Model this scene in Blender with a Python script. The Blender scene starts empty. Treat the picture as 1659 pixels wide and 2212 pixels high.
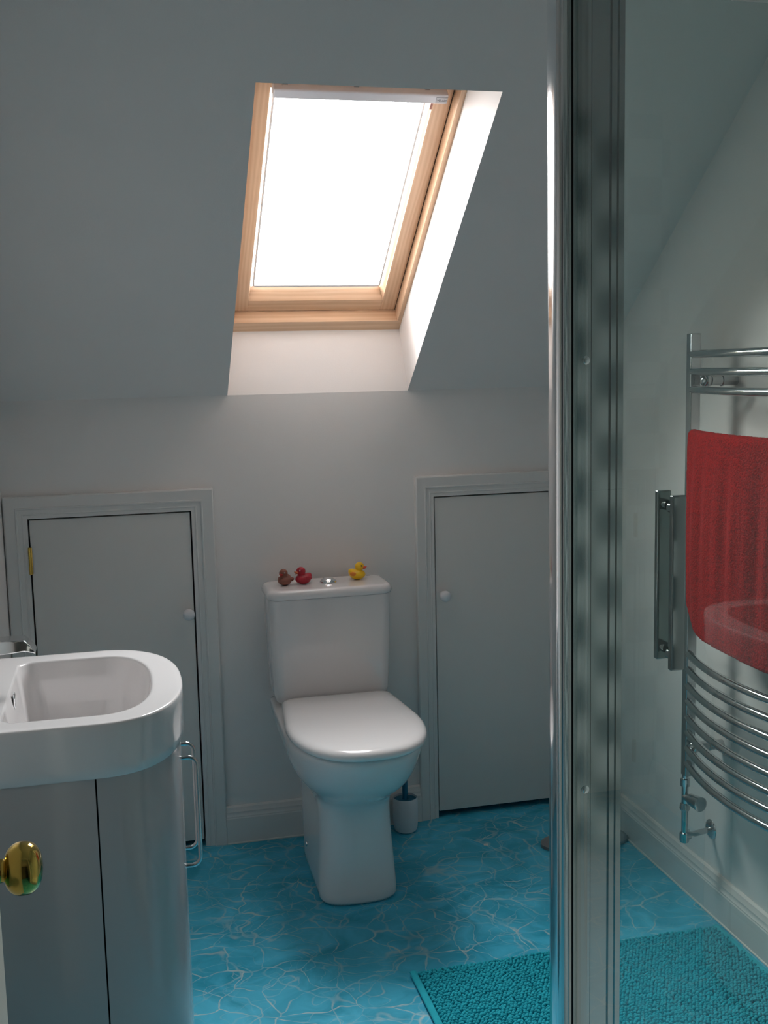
import bpy, bmesh, math, random
import numpy as np
from mathutils import Vector, Matrix
random.seed(4)
SC = bpy.context.scene
COL = SC.collection
PI = math.pi

# ------------------------------------------------------------------ helpers
class MB:
    """collects simple shapes and links them as ONE mesh object"""
    def __init__(s): s.v=[]; s.f=[]; s.m=[]
    def add(s, vs, fs, mi=0):
        o=len(s.v); s.v += [tuple(v) for v in vs]; s.f += [tuple(i+o for i in f) for f in fs]; s.m += [mi]*len(fs); return s
    def box(s, a, b, mi=0):
        x0,y0,z0=a; x1,y1,z1=b
        return s.add([(x0,y0,z0),(x1,y0,z0),(x1,y1,z0),(x0,y1,z0),(x0,y0,z1),(x1,y0,z1),(x1,y1,z1),(x0,y1,z1)],
              [(0,3,2,1),(4,5,6,7),(0,1,5,4),(1,2,6,5),(2,3,7,6),(3,0,4,7)], mi)
    def quad(s, a,b,c,d, mi=0): return s.add([a,b,c,d],[(0,1,2,3)],mi)
    def loft(s, rings, cap0=True, cap1=True, closed=True, mi=0):
        n=len(rings[0]); vs=[p for r in rings for p in r]; fs=[]
        for k in range(len(rings)-1):
            for i in range(n if closed else n-1):
                j=(i+1)%n; fs.append((k*n+i,k*n+j,(k+1)*n+j,(k+1)*n+i))
        if cap0: fs.append(tuple(reversed(range(n))))
        if cap1: fs.append(tuple((len(rings)-1)*n+i for i in range(n)))
        return s.add(vs,fs,mi)
    def tube(s, pts, r, n=12, mi=0):
        pts=[Vector(p) for p in pts]; rs=r if isinstance(r,(list,tuple)) else [r]*len(pts)
        rings=[]; prev=None
        for i,p in enumerate(pts):
            t=((pts[min(i+1,len(pts)-1)]-pts[max(i-1,0)])).normalized()
            if prev is None:
                a=Vector((0,0,1)) if abs(t.z)<.9 else Vector((1,0,0)); u=t.cross(a).normalized()
            else: u=(prev-t*prev.dot(t)).normalized()
            prev=u; w=t.cross(u)
            rings.append([p+(u*math.cos(2*PI*k/n)+w*math.sin(2*PI*k/n))*rs[i] for k in range(n)])
        return s.loft(rings,mi=mi)
    def lathe(s, prof, c=(0,0,0), axis='z', n=32, mi=0):
        rings=[]
        for r,h in prof:
            ring=[]
            for k in range(n):
                a=2*PI*k/n; p=(r*math.cos(a),r*math.sin(a),h)
                if axis=='x': p=(h,r*math.cos(a),r*math.sin(a))
                elif axis=='-y': p=(r*math.cos(a),-h,r*math.sin(a))
                ring.append((p[0]+c[0],p[1]+c[1],p[2]+c[2]))
            rings.append(ring)
        return s.loft(rings,mi=mi)
    def ball(s, c, r, n=20, m=12, mi=0, sc=(1,1,1)):
        rings=[]
        for i in range(m+1):
            t=PI*i/m; rr=max(math.sin(t),1e-3)*r; h=-math.cos(t)*r
            rings.append([(c[0]+sc[0]*rr*math.cos(2*PI*k/n),c[1]+sc[1]*rr*math.sin(2*PI*k/n),c[2]+sc[2]*h) for k in range(n)])
        return s.loft(rings,mi=mi)
    def build(s, name, mats, parent=None, smooth=35, bevel=0, seg=3, recalc=True):
        me=bpy.data.meshes.new(name); me.from_pydata(s.v,[],s.f)
        if not isinstance(mats,(list,tuple)): mats=[mats]
        for m in mats: me.materials.append(m)
        me.polygons.foreach_set('material_index',s.m)
        if recalc:
            bm=bmesh.new(); bm.from_mesh(me); bmesh.ops.recalc_face_normals(bm,faces=bm.faces); bm.to_mesh(me); bm.free()
        if smooth:
            me.polygons.foreach_set('use_smooth',[True]*len(me.polygons)); me.set_sharp_from_angle(angle=math.radians(smooth))
        o=bpy.data.objects.new(name,me); COL.objects.link(o)
        if parent: o.parent=parent
        if bevel:
            b=o.modifiers.new('bevel','BEVEL'); b.width=bevel; b.segments=seg; b.limit_method='ANGLE'; b.angle_limit=math.radians(40); b.harden_normals=False
        return o

def empty(name, loc=(0,0,0)):
    o=bpy.data.objects.new(name,None); o.location=loc; o.empty_display_size=.05; COL.objects.link(o); return o
def tag(o, label, cat, group=None):
    o['label']=label; o['category']=cat
    if group: o['group']=group
    return o
def struct(o): o['kind']='structure'; return o
def under(o, root):
    """parent o to root keeping world coordinates (root has only a location)"""
    o.parent=root; o.matrix_parent_inverse=Matrix.Translation(-Vector(root.location)); return o

# ------------------------------------------------------------------ materials
def new(name):
    m=bpy.data.materials.new(name); m.use_nodes=True; nt=m.node_tree; b=nt.nodes['Principled BSDF']; return m,nt,b
def lin(c): return tuple(((x/255)/12.92 if x/255<=.04045 else ((x/255+.055)/1.055)**2.4) for x in c)+(1,)
def mat(name, col, rough=.5, metal=0, coat=0, bump=0, bscale=200, bdist=.001, var=0, vscale=3, ior=1.5):
    m,nt,b=new(name); c=col if len(col)==4 else tuple(col)+(1,)
    b.inputs['Base Color'].default_value=c; b.inputs['Roughness'].default_value=rough; b.inputs['Metallic'].default_value=metal
    b.inputs['Coat Weight'].default_value=coat; b.inputs['IOR'].default_value=ior
    tc=nt.nodes.new('ShaderNodeTexCoord')
    if var:
        n=nt.nodes.new('ShaderNodeTexNoise'); n.inputs['Scale'].default_value=vscale; n.inputs['Detail'].default_value=4
        r=nt.nodes.new('ShaderNodeMapRange'); r.inputs['To Min'].default_value=1-var; r.inputs['To Max'].default_value=1+var*.4
        mx=nt.nodes.new('ShaderNodeVectorMath'); mx.operation='SCALE'; mx.inputs[0].default_value=c[:3]
        nt.links.new(tc.outputs['Object'],n.inputs['Vector']); nt.links.new(n.outputs['Fac'],r.inputs['Value'])
        nt.links.new(r.outputs[0],mx.inputs['Scale']); nt.links.new(mx.outputs[0],b.inputs['Base Color'])
    if bump:
        n=nt.nodes.new('ShaderNodeTexNoise'); n.inputs['Scale'].default_value=bscale; n.inputs['Detail'].default_value=3
        bp=nt.nodes.new('ShaderNodeBump'); bp.inputs['Strength'].default_value=bump; bp.inputs['Distance'].default_value=bdist
        nt.links.new(tc.outputs['Object'],n.inputs['Vector']); nt.links.new(n.outputs['Fac'],bp.inputs['Height']); nt.links.new(bp.outputs[0],b.inputs['Normal'])
    return m
M={}
M['wall']=mat('wall_paint',(.775,.750,.733),.75,bump=.25,bscale=260,bdist=.0008,var=.03,vscale=2)
M['gloss_white']=mat('white_satin_paint',(.70,.685,.665),.35,bump=.06,bscale=40,bdist=.001,var=.02)
M['door_white']=mat('white_door_paint',(.67,.655,.63),.42,bump=.08,bscale=90,bdist=.0006,var=.02)
M['cream']=mat('cream_paint',(.62,.58,.50),.5,var=.03)
M['ceramic']=mat('white_ceramic',(.74,.715,.71),.09,coat=.4)
M['lid']=mat('white_lid_plastic',(.80,.79,.79),.16,coat=.2)
M['cabinet']=mat('white_gloss_lacquer',(.50,.46,.45),.16,coat=.3,var=.01)
M['plastic']=mat('white_plastic',(.70,.70,.72),.35)
M['chrome']=mat('chrome',(.82,.83,.84),.06,metal=1)
M['chrome_soft']=mat('radiator_chrome',(.52,.54,.55),.10,metal=1)
M['handle_chrome']=mat('dark_polished_chrome',(.30,.32,.325),.05,metal=1)
M['alu']=mat('satin_aluminium',(.47,.49,.49),.12,metal=1)
M['alu_bright']=mat('polished_aluminium',(.80,.81,.82),.13,metal=1)
M['brass']=mat('polished_brass',(.62,.42,.10),.10,metal=1)
M['dark']=mat('gap_shade_and_display',(.012,.012,.015),.8)  # shade of gaps and overflow put into the colour; also the scale display
M['seal']=mat('black_seal_and_gap_shade',(.012,.013,.013),.5)  # shower seal, and painted shade in the sash gaps
M['teal']=mat('teal_plastic',(.0,.11,.20),.3)
M['grey']=mat('grey_blind_metal',(.62,.62,.66),.45)
M['print']=mat('dark_print',(.07,.07,.08),.5)
M['scale']=mat('grey_scale_top',(.20,.20,.205),.3)
M['paper']=mat('white_paper',(.75,.75,.75),.8)
M['tray']=mat('white_tray',(.7,.7,.7),.3)
M['hall']=mat('hall_paint',(.15,.145,.135),.9)
M['duck_y']=mat('yellow_rubber',(.83,.50,.01),.38)
M['duck_r']=mat('red_rubber',(.40,.012,.03),.45)
M['duck_b']=mat('brown_rubber',(.25,.090,.060),.5)
M['beak_o']=mat('orange_red_beak',(.75,.07,.01),.4)
M['beak_r']=mat('red_beak',(.48,.03,.02),.4)
M['beak_p']=mat('dull_orange_beak',(.55,.13,.04),.4)
M['eye']=mat('dark_eye',(.02,.02,.02),.3)
M['eye_w']=mat('pale_eye',(.35,.36,.36),.3)

# wood (pine with grain along object X or slope)
def wood(name, axis):
    m,nt,b=new(name); tc=nt.nodes.new('ShaderNodeTexCoord'); mp=nt.nodes.new('ShaderNodeMapping')
    mp.inputs['Scale'].default_value=(1.2,14,14) if axis=='x' else (14,1.4,1.8)
    w=nt.nodes.new('ShaderNodeTexNoise'); w.inputs['Scale'].default_value=3.2; w.inputs['Detail'].default_value=5; w.inputs['Distortion'].default_value=1.3
    wv=nt.nodes.new('ShaderNodeTexWave'); wv.inputs['Scale'].default_value=1.8; wv.inputs['Distortion'].default_value=5; wv.inputs['Detail'].default_value=2
    wv.bands_direction='Z' if axis=='x' else 'X'
    mixf=nt.nodes.new('ShaderNodeMix'); mixf.inputs[0].default_value=.4
    cr=nt.nodes.new('ShaderNodeValToRGB'); cr.color_ramp.elements[0].position=.3; cr.color_ramp.elements[1].position=.75
    cr.color_ramp.elements[0].color=(.58,.38,.24,1); cr.color_ramp.elements[1].color=(.66,.46,.31,1)
    nt.links.new(tc.outputs['Object'],mp.inputs[0]); nt.links.new(mp.outputs[0],w.inputs['Vector']); nt.links.new(mp.outputs[0],wv.inputs['Vector'])
    nt.links.new(w.outputs['Fac'],mixf.inputs[2]); nt.links.new(wv.outputs['Fac'],mixf.inputs[3]); nt.links.new(mixf.outputs[0],cr.inputs[0])
    nt.links.new(cr.outputs[0],b.inputs['Base Color']); b.inputs['Roughness'].default_value=.38
    return m
M['wood_x']=wood('pine_across','x'); M['wood_s']=wood('pine_along','s')

# architectural glass: transparent + fresnel gloss on the front faces
def glass(name, tint, boost=1.5, rough=0.0):
    m=bpy.data.materials.new(name); m.use_nodes=True; nt=m.node_tree; nt.nodes.clear(); N=nt.nodes.new; L=nt.links.new
    out=N('ShaderNodeOutputMaterial'); mix=N('ShaderNodeMixShader'); t=N('ShaderNodeBsdfTransparent'); g=N('ShaderNodeBsdfGlossy')
    g.inputs['Roughness'].default_value=rough; g.inputs['Color'].default_value=(.95,1,.98,1)
    fr=N('ShaderNodeFresnel'); fr.inputs['IOR'].default_value=1.45; ge=N('ShaderNodeNewGeometry')
    inv=N('ShaderNodeMath'); inv.operation='SUBTRACT'; inv.inputs[0].default_value=1
    mul=N('ShaderNodeMath'); mul.operation='MULTIPLY'; mul2=N('ShaderNodeMath'); mul2.operation='MULTIPLY'; mul2.inputs[1].default_value=boost; mul2.use_clamp=True
    mc=N('ShaderNodeMix'); mc.data_type='RGBA'; mc.inputs[6].default_value=tint; mc.inputs[7].default_value=(1,1,1,1)
    L(ge.outputs['Backfacing'],inv.inputs[1]); L(fr.outputs[0],mul.inputs[0]); L(inv.outputs[0],mul.inputs[1]); L(mul.outputs[0],mul2.inputs[0])
    L(ge.outputs['Backfacing'],mc.inputs[0]); L(mc.outputs[2],t.inputs[0])
    L(mul2.outputs[0],mix.inputs[0]); L(t.outputs[0],mix.inputs[1]); L(g.outputs[0],mix.inputs[2]); L(mix.outputs[0],out.inputs[0])
    return m
M['glass']=glass('shower_glass',(.87,.945,.925,1),1.0)
M['pane']=glass('window_glass',(.97,.985,.98,1),1.2)
# sheer blind
def sheer():
    m=bpy.data.materials.new('sheer_blind'); m.use_nodes=True; nt=m.node_tree; nt.nodes.clear(); N=nt.nodes.new; L=nt.links.new
    out=N('ShaderNodeOutputMaterial'); mix=N('ShaderNodeMixShader'); t=N('ShaderNodeBsdfTransparent'); g=N('ShaderNodeBsdfTranslucent')
    t.inputs[0].default_value=(1,1,1,1); g.inputs[0].default_value=(.9,.9,.92,1); mix.inputs[0].default_value=.05
    L(t.outputs[0],mix.inputs[1]); L(g.outputs[0],mix.inputs[2]); L(mix.outputs[0],out.inputs[0]); return m
M['sheer']=sheer()

# printed vinyl floor: water with light ripples
def vinyl():
    m,nt,b=new('water_print_vinyl'); N=nt.nodes.new; L=nt.links.new
    tc=N('ShaderNodeTexCoord'); mp=N('ShaderNodeMapping'); mp.inputs['Rotation'].default_value=(0,0,.35); mp.inputs['Scale'].default_value=(1,1.15,1)
    L(tc.outputs['Object'],mp.inputs[0])
    def warp(src, scale, amt):
        n=N('ShaderNodeTexNoise'); n.inputs['Scale'].default_value=scale; n.inputs['Detail'].default_value=2.5; n.inputs['Roughness'].default_value=.55
        s=N('ShaderNodeVectorMath'); s.operation='SUBTRACT'; s.inputs[1].default_value=(.5,.5,.5)
        k=N('ShaderNodeVectorMath'); k.operation='SCALE'; k.inputs['Scale'].default_value=amt
        a=N('ShaderNodeVectorMath'); a.operation='ADD'
        L(src,n.inputs['Vector']); L(n.outputs['Color'],s.inputs[0]); L(s.outputs[0],k.inputs[0]); L(src,a.inputs[0]); L(k.outputs[0],a.inputs[1]); return a.outputs[0]
    w1=warp(mp.outputs[0],4.5,.16); w1=warp(w1,13,.035)
    def lines(src, scale, width, rnd=1.0):
        v=N('ShaderNodeTexVoronoi'); v.feature='DISTANCE_TO_EDGE'; v.voronoi_dimensions='2D'; v.inputs['Scale'].default_value=scale; v.inputs['Randomness'].default_value=rnd
        L(src,v.inputs['Vector'])
        n=N('ShaderNodeTexNoise'); n.inputs['Scale'].default_value=17; n.inputs['Detail'].default_value=1.5; L(mp.outputs[0],n.inputs['Vector'])
        wr=N('ShaderNodeMapRange'); wr.inputs['From Min'].default_value=.34; wr.inputs['From Max'].default_value=.72; wr.inputs['To Min'].default_value=width*.25; wr.inputs['To Max'].default_value=width*2.1
        L(n.outputs['Fac'],wr.inputs['Value'])
        d=N('ShaderNodeMath'); d.operation='DIVIDE'; L(v.outputs['Distance'],d.inputs[0]); L(wr.outputs[0],d.inputs[1])
        r=N('ShaderNodeMapRange'); r.interpolation_type='SMOOTHSTEP'; r.inputs['From Min'].default_value=0; r.inputs['From Max'].default_value=1.6; r.inputs['To Min'].default_value=1; r.inputs['To Max'].default_value=0
        L(d.outputs[0],r.inputs['Value']); return r.outputs[0]
    def loop(src, scale, level, wid, seed):
        n=N('ShaderNodeTexNoise'); n.noise_dimensions='4D'; n.inputs['W'].default_value=seed; n.inputs['Scale'].default_value=scale; n.inputs['Detail'].default_value=.6; L(src,n.inputs['Vector'])
        d=N('ShaderNodeMath'); d.operation='SUBTRACT'; d.inputs[1].default_value=level; L(n.outputs['Fac'],d.inputs[0])
        ab=N('ShaderNodeMath'); ab.operation='ABSOLUTE'; L(d.outputs[0],ab.inputs[0])
        r=N('ShaderNodeMapRange'); r.interpolation_type='SMOOTHSTEP'; r.inputs['From Min'].default_value=0; r.inputs['From Max'].default_value=wid; r.inputs['To Min'].default_value=1; r.inputs['To Max'].default_value=0
        L(ab.outputs[0],r.inputs['Value']); return r.outputs[0]
    wl=warp(mp.outputs[0],11,.05); l1=loop(wl,6.3,.50,.0125,1.3); l2=loop(wl,7.8,.47,.0105,6.1); l3=loop(wl,10.5,.56,.009,9.7)
    a=lines(w1,9.6,.017); w2=warp(w1,7,.16); c=lines(w2,15,.014,.95)
    nb=N('ShaderNodeTexNoise'); nb.inputs['Scale'].default_value=5; nb.inputs['Detail'].default_value=2; L(mp.outputs[0],nb.inputs['Vector'])
    cf=N('ShaderNodeMapRange'); cf.inputs['From Min'].default_value=.42; cf.inputs['From Max'].default_value=.66; cf.inputs['To Max'].default_value=.42; L(nb.outputs['Fac'],cf.inputs['Value'])
    cm=N('ShaderNodeMath'); cm.operation='MULTIPLY'; L(c,cm.inputs[0]); L(cf.outputs[0],cm.inputs[1])
    am=N('ShaderNodeMath'); am.operation='MULTIPLY'; am.inputs[1].default_value=.72; L(a,am.inputs[0])
    mxx=N('ShaderNodeMath'); mxx.operation='MAXIMUM'; 
    def mx_(p,q,k):
        m1=N('ShaderNodeMath'); m1.operation='MULTIPLY'; m1.inputs[1].default_value=k; L(q,m1.inputs[0])
        m2=N('ShaderNodeMath'); m2.operation='MAXIMUM'; L(p,m2.inputs[0]); L(m1.outputs[0],m2.inputs[1]); return m2.outputs[0]
    lp_=mx_(mx_(mx_(am.outputs[0],l1,.46),l2,.40),l3,.28)
    nm_=N('ShaderNodeTexNoise'); nm_.inputs['Scale'].default_value=14; nm_.inputs['Detail'].default_value=1; L(mp.outputs[0],nm_.inputs['Vector'])
    nr_=N('ShaderNodeMapRange'); nr_.inputs['From Min'].default_value=.35; nr_.inputs['From Max'].default_value=.65; nr_.inputs['To Min'].default_value=.38; nr_.inputs['To Max'].default_value=1.15; L(nm_.outputs['Fac'],nr_.inputs['Value'])
    lm_=N('ShaderNodeMath'); lm_.operation='MULTIPLY'; L(lp_,lm_.inputs[0]); L(nr_.outputs[0],lm_.inputs[1])
    L(lm_.outputs[0],mxx.inputs[0]); L(cm.outputs[0],mxx.inputs[1])
    n2=N('ShaderNodeTexNoise'); n2.inputs['Scale'].default_value=6.5; n2.inputs['Detail'].default_value=4; n2.inputs['Distortion'].default_value=1.2; L(w1,n2.inputs['Vector'])
    base=N('ShaderNodeValToRGB'); base.color_ramp.elements[0].position=.34; base.color_ramp.elements[1].position=.70
    base.color_ramp.elements[0].color=(.008,.33,.49,1); base.color_ramp.elements[1].color=(.075,.54,.76,1); L(n2.outputs['Fac'],base.inputs[0])
    mix=N('ShaderNodeMix'); mix.data_type='RGBA'; L(mxx.outputs[0],mix.inputs[0]); L(base.outputs[0],mix.inputs[6]); mix.inputs[7].default_value=(.56,.62,.58,1)
    L(mix.outputs[2],b.inputs['Base Color']); b.inputs['Roughness'].default_value=.38
    return m
M['vinyl']=vinyl()
def tiles():
    m,nt,b=new('chequered_tiles'); tc=nt.nodes.new('ShaderNodeTexCoord'); c=nt.nodes.new('ShaderNodeTexChecker')
    mp=nt.nodes.new('ShaderNodeMapping'); mp.inputs['Location'].default_value=(.013,.011,.013)
    c.inputs['Scale'].default_value=10.5; c.inputs['Color1'].default_value=(.78,.80,.78,1); c.inputs['Color2'].default_value=(.01,.07,.08,1)
    nt.links.new(tc.outputs['Object'],mp.inputs[0]); nt.links.new(mp.outputs[0],c.inputs[0]); nt.links.new(c.outputs[0],b.inputs['Base Color']); b.inputs['Roughness'].default_value=.25; return m
M['tiles']=tiles()
def towel_m():
    m,nt,b=new('red_terry'); N=nt.nodes.new; L=nt.links.new; tc=N('ShaderNodeTexCoord')
    n=N('ShaderNodeTexNoise'); n.inputs['Scale'].default_value=260; n.inputs['Detail'].default_value=3; L(tc.outputs['Object'],n.inputs['Vector'])
    cr=N('ShaderNodeValToRGB'); cr.color_ramp.elements[0].color=(.10,.0015,.003,1); cr.color_ramp.elements[1].color=(.33,.003,.005,1); cr.color_ramp.elements[0].position=.32; cr.color_ramp.elements[1].position=.62
    bp=N('ShaderNodeBump'); bp.inputs['Strength'].default_value=.9; bp.inputs['Distance'].default_value=.003
    L(n.outputs['Fac'],cr.inputs[0]); L(cr.outputs[0],b.inputs['Base Color']); L(n.outputs['Fac'],bp.inputs['Height']); L(bp.outputs[0],b.inputs['Normal'])
    b.inputs['Roughness'].default_value=.95; b.inputs['Specular IOR Level'].default_value=.1; return m
M['towel']=towel_m()
M['mat']=mat('turquoise_chenille',(.01,.45,.56),.9,bump=.5,bscale=700,bdist=.0008,var=.25,vscale=60)

# ------------------------------------------------------------------ dimensions
LX, RX = -.322, 1.44            # side walls
ZC = 1.3462; TH = .6575         # crease height and roof pitch
sn, cs = math.sin(TH), math.cos(TH)
def S(x, s, off=0):             # point on the roof slope: s up along it, off outwards
    return (x, -cs*s+sn*off, ZC+sn*s+cs*off)
FC = 2.30; STOP=(FC-ZC)/sn; YN=-2.76
OX0, OX1, OS1 = .316, .854, 1.079
DL=(-.2516,.1933,1.0132,.020); DR=(.9307,1.375,1.0188,.020)    # cupboard doors x0,x1,ztop,zbottom
GP=.0045

# ------------------------------------------------------------------ room shell
b=MB(); b.box((LX-.1,-4.6,-.06),(RX+.1,.22,0)); struct(b.build('floor',M['vinyl'],smooth=0))
b=MB(); W0,W1=0,.10
holes=[(DL[0]-GP,DL[1]+GP,DL[2]+GP),(DR[0]-GP,DR[1]+GP,DR[2]+GP)]
b.box((LX-.1,W0,0),(holes[0][0],W1,ZC+.05)); b.box((holes[0][1],W0,0),(holes[1][0],W1,ZC+.0)); b.box((holes[1][1],W0,0),(RX+.1,W1,ZC+.0))
for h in holes: b.box((h[0],W0,h[2]),(h[1],W1,ZC+.0))
struct(b.build('wall_back',M['wall'],smooth=0))
b=MB()
for h in holes: b.box((h[0]-.02,W1-.035,0),(h[1]+.02,W1+.02,h[2]+.02))
o=struct(b.build('trim_3',M['dark'],smooth=0))  # backing box, shade of the door gaps put into its near-black colour
b=MB(); b.box((LX-.1,-4.6,0),(LX,.12,2.4)); struct(b.build('wall_left',M['wall'],smooth=0))
b=MB(); b.box((RX,-4.6,0),(RX+.1,.12,2.4)); struct(b.build('wall_right',M['wall'],smooth=0))
# sloping ceiling with the skylight opening and its reveals, then the flat part
b=MB()
b.quad(S(LX-.05,-.0),S(OX0,0),S(OX0,STOP),S(LX-.05,STOP)); b.quad(S(OX1,0),S(RX+.05,0),S(RX+.05,STOP),S(OX1,STOP)); b.quad(S(OX0,OS1),S(OX1,OS1),S(OX1,STOP),S(OX0,STOP))
OFF=.20
bl=(OX0,.0945,1.5345); br=(OX1,.0945,1.5345)
SB=.044; 
b.quad(S(OX0,0),S(OX1,0),S(OX1,SB,OFF),S(OX0,SB,OFF))                       # lower reveal
TT=.962
b.quad(S(OX0,OS1),S(OX1,OS1),S(OX1,TT,OFF),S(OX0,TT,OFF))
b.quad(S(OX1,0),S(OX1,OS1),S(OX1,TT,OFF),S(OX1,SB,OFF)); b.quad(S(OX0,0),S(OX0,OS1),S(OX0,TT,OFF),S(OX0,SB,OFF))
y1=-cs*STOP
b.quad((LX-.05,y1,FC),(RX+.05,y1,FC),(RX+.05,-4.6,FC),(LX-.05,-4.6,FC))
struct(b.build('ceiling',M['wall'],smooth=0))
# wall with the doorway the photographer stands in
b=MB(); DX0,DX1=-.146,.60
b.box((LX,YN-.1,0),(DX0,YN,FC)); b.box((DX1,YN-.1,0),(RX,YN,FC)); b.box((DX0,YN-.1,2.02),(DX1,YN,FC)); struct(b.build('wall_near',M['wall'],smooth=0))
b=MB(); b.box((LX,-4.6,0),(RX,-4.5,FC)); struct(b.build('wall_hall',M['hall'],smooth=0))
b=MB(); b.box((.675,YN+.001,.06),(RX-.001,YN+.012,2.05)); struct(b.build('trim_4',M['tiles'],smooth=0))  # unseen panel, added to show as blotches in the jamb's reflection

# skirting boards
SKP=[(0,0),(.018,0),(.018,.078),(.0165,.081),(.0165,.084),(.014,.087),(.0125,.092),(.013,.097),(.0105,.102),(.008,.110),(.003,.114),(0,.114)]
def skirting(name, a, c, nrm):
    b=MB(); rings=[[(p[0]+nrm[0]*t,p[1]+nrm[1]*t,z) for t,z in SKP] for p in (a,c)]; b.loft(rings); return struct(b.build(name,M['gloss_white'],smooth=25))
skirting('baseboard_back',(.2616,0),(.8688,0),(0,-1)); skirting('baseboard_right',(RX,-.0),(RX,YN),(-1,0)); skirting('baseboard_left',(LX,0),(LX,YN),(1,0))
# caulk bead along the skirting foot
b=MB(); b.tube([(.2616,-.0185,.002),(.8688,-.0185,.002)],.003,8); b.tube([(RX-.0185,-.02,.002),(RX-.0185,YN+.05,.002)],.003,8); struct(b.build('trim_5',mat('caulk',(.72,.70,.66),.6)))

# architraves
AP=[(0,0),(0,.010),(.010,.010),(.0115,.0125),(.0135,.0125),(.015,.0115),(.026,.0125),(.0275,.0165),(.031,.0175),(.0325,.0155),(.060,.0185),(.0635,.0165),(.0635,0)]
def architrave(name, D, wl, wr):
    x0,x1,zt,_=D; b=MB()
    def path(u,t,l=1,r=1): return [(x0-GP-u*l,-t,0),(x0-GP-u*l,-t,zt+GP+u),(x1+GP+u*r,-t,zt+GP+u),(x1+GP+u*r,-t,0)]
    cols=[path(u,t,wl,wr) for u,t in AP]; rings=[[c[k] for c in cols] for k in range(4)]
    b.loft(rings); return struct(b.build(name,M['gloss_white'],smooth=25))
architrave('trim_1',DL,.98,1.0); architrave('trim_2',DR,.92,.92)
# cupboard doors
def knob(parent, x, z):
    b=MB(); b.lathe([(.001,-.002),(.011,-.002),(.011,.004),(.007,.007),(.0065,.013),(.0125,.018),(.0165,.024),(.0172,.029),(.0155,.034),(.0105,.038),(.005,.0395),(.0005,.040)],(x,-.004,z),'-y',28)
    return b.build('knob',M['plastic'],parent)
for i,(D,kx,kz) in enumerate(((DL,.1765,.7175),(DR,.9530,.7165))):
    b=MB(); b.box((D[0],-.004,D[3]),(D[1],.018,D[2])); d=struct(b.build('door_%d'%(i+1),M['door_white'],smooth=30,bevel=.0015,seg=2)); knob(d,kx,kz)
    if i==0:
        for zz in (.899,.15):
            b=MB(); b.tube([(D[0]-.003,-.011,zz-.0385),(D[0]-.003,-.011,zz+.0385)],.0042,12)
            b.box((D[0]-.006,-.0095,zz-.038),(D[0]+.0035,-.0035,zz+.038))
            for k in range(1,5): b.tube([(D[0]-.003,-.011,zz-.0385+k*.0154-.0006),(D[0]-.003,-.011,zz-.0385+k*.0154+.0006)],.0047,12)
            h=b.build('hinge',M['brass'],d)
# entrance door, open, seen edge on with its brass knob
b=MB(); b.box((-.186,YN+.02,.012),(-.146,-2.05,1.99)); d=struct(b.build('door_3',M['cream'],smooth=30,bevel=.002,seg=2))
kp=[(.001,-.148),(.024,-.148),(.0255,-.1455),(.0245,-.1425),(.019,-.140),(.0165,-.1375),(.0120,-.1355),(.0115,-.1325)]+[(.0264*math.sin(t)**.85,-.1130-.0190*math.copysign(abs(math.cos(t))**.85,math.cos(t))) for t in [PI*k/24 for k in range(3,24)]]+[(.0005,-.0940)]
b=MB(); b.lathe(kp,(0,-2.12,.932),'x',48)
b.build('door_knob',M['brass'],d)

# ------------------------------------------------------------------ skylight
def sbox(b, x0,x1,s0,s1,o0,o1,mi=0):
    P=[S(x,s,o) for o in (o0,o1) for s in (s0,s1) for x in (x0,x1)]
    return b.add(P,[(0,1,3,2),(4,6,7,5),(0,4,5,1),(2,3,7,6),(0,2,6,4),(1,5,7,3)],mi)
win=struct(empty('window_1',S(.585,.05,.2)))
b=MB(); TF=.975
sbox(b,OX0-.004,OX1+.004,SB-.006,.084,.1985,.33,0); sbox(b,OX0-.004,OX1+.004,TF-.035,TF+.04,.1985,.33,0)
f=b.build('window_frame',[M['wood_x'],M['wood_s']],smooth=0,bevel=.002); under(f,win)
b=MB(); sbox(b,OX0-.004,.344,.084,TF-.035,.1987,.33,0); sbox(b,.8405,OX1+.004,.084,TF-.035,.1987,.33,0)
f=b.build('window_jamb',M['wood_s'],smooth=0,bevel=.002); under(f,win)
b=MB(); sx0,sx1=.347,.838; s0,s1=.0865,TF-.038
sbox(b,sx0+.045,sx1-.045,s0,s0+.045,.240,.29); sbox(b,sx0+.045,sx1-.045,s1-.062,s1,.240,.29)
# bevelled glazing ledge at the bottom
zz=s0+.045
b.add([S(sx0+.045,zz,.2405),S(sx1-.045,zz,.2405),S(sx1-.045,zz+.022,.278),S(sx0+.045,zz+.022,.278),S(sx0+.045,zz,.288),S(sx1-.045,zz,.288)],[(0,1,2,3),(3,2,5,4),(0,3,4),(1,5,2),(0,4,5,1)])
f=b.build('sash_rail',M['wood_x'],smooth=0,bevel=.0015); under(f,win)
b=MB(); sbox(b,sx0,sx0+.045,s0,s1,.240,.29); sbox(b,sx1-.045,sx1,s0,s1,.240,.29)
for sg,xe in ((1,sx0+.045),(-1,sx1-.045)):
    b.add([S(xe,s0+.045,.243),S(xe,s1-.062,.243),S(xe+sg*.010,s1-.062,.276),S(xe+sg*.010,s0+.045,.276),S(xe,s0+.045,.288),S(xe,s1-.062,.288)],[(0,1,2,3),(3,2,5,4),(0,3,4),(1,5,2),(0,4,5,1)])
f=b.build('sash_stile',M['wood_s'],smooth=0,bevel=.0015); under(f,win)
b=MB(); sbox(b,sx0-.004,sx1+.004,s0-.004,s1+.004,.281,.287); p=b.build('window_pane',M['pane'],smooth=0); under(p,win)
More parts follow.
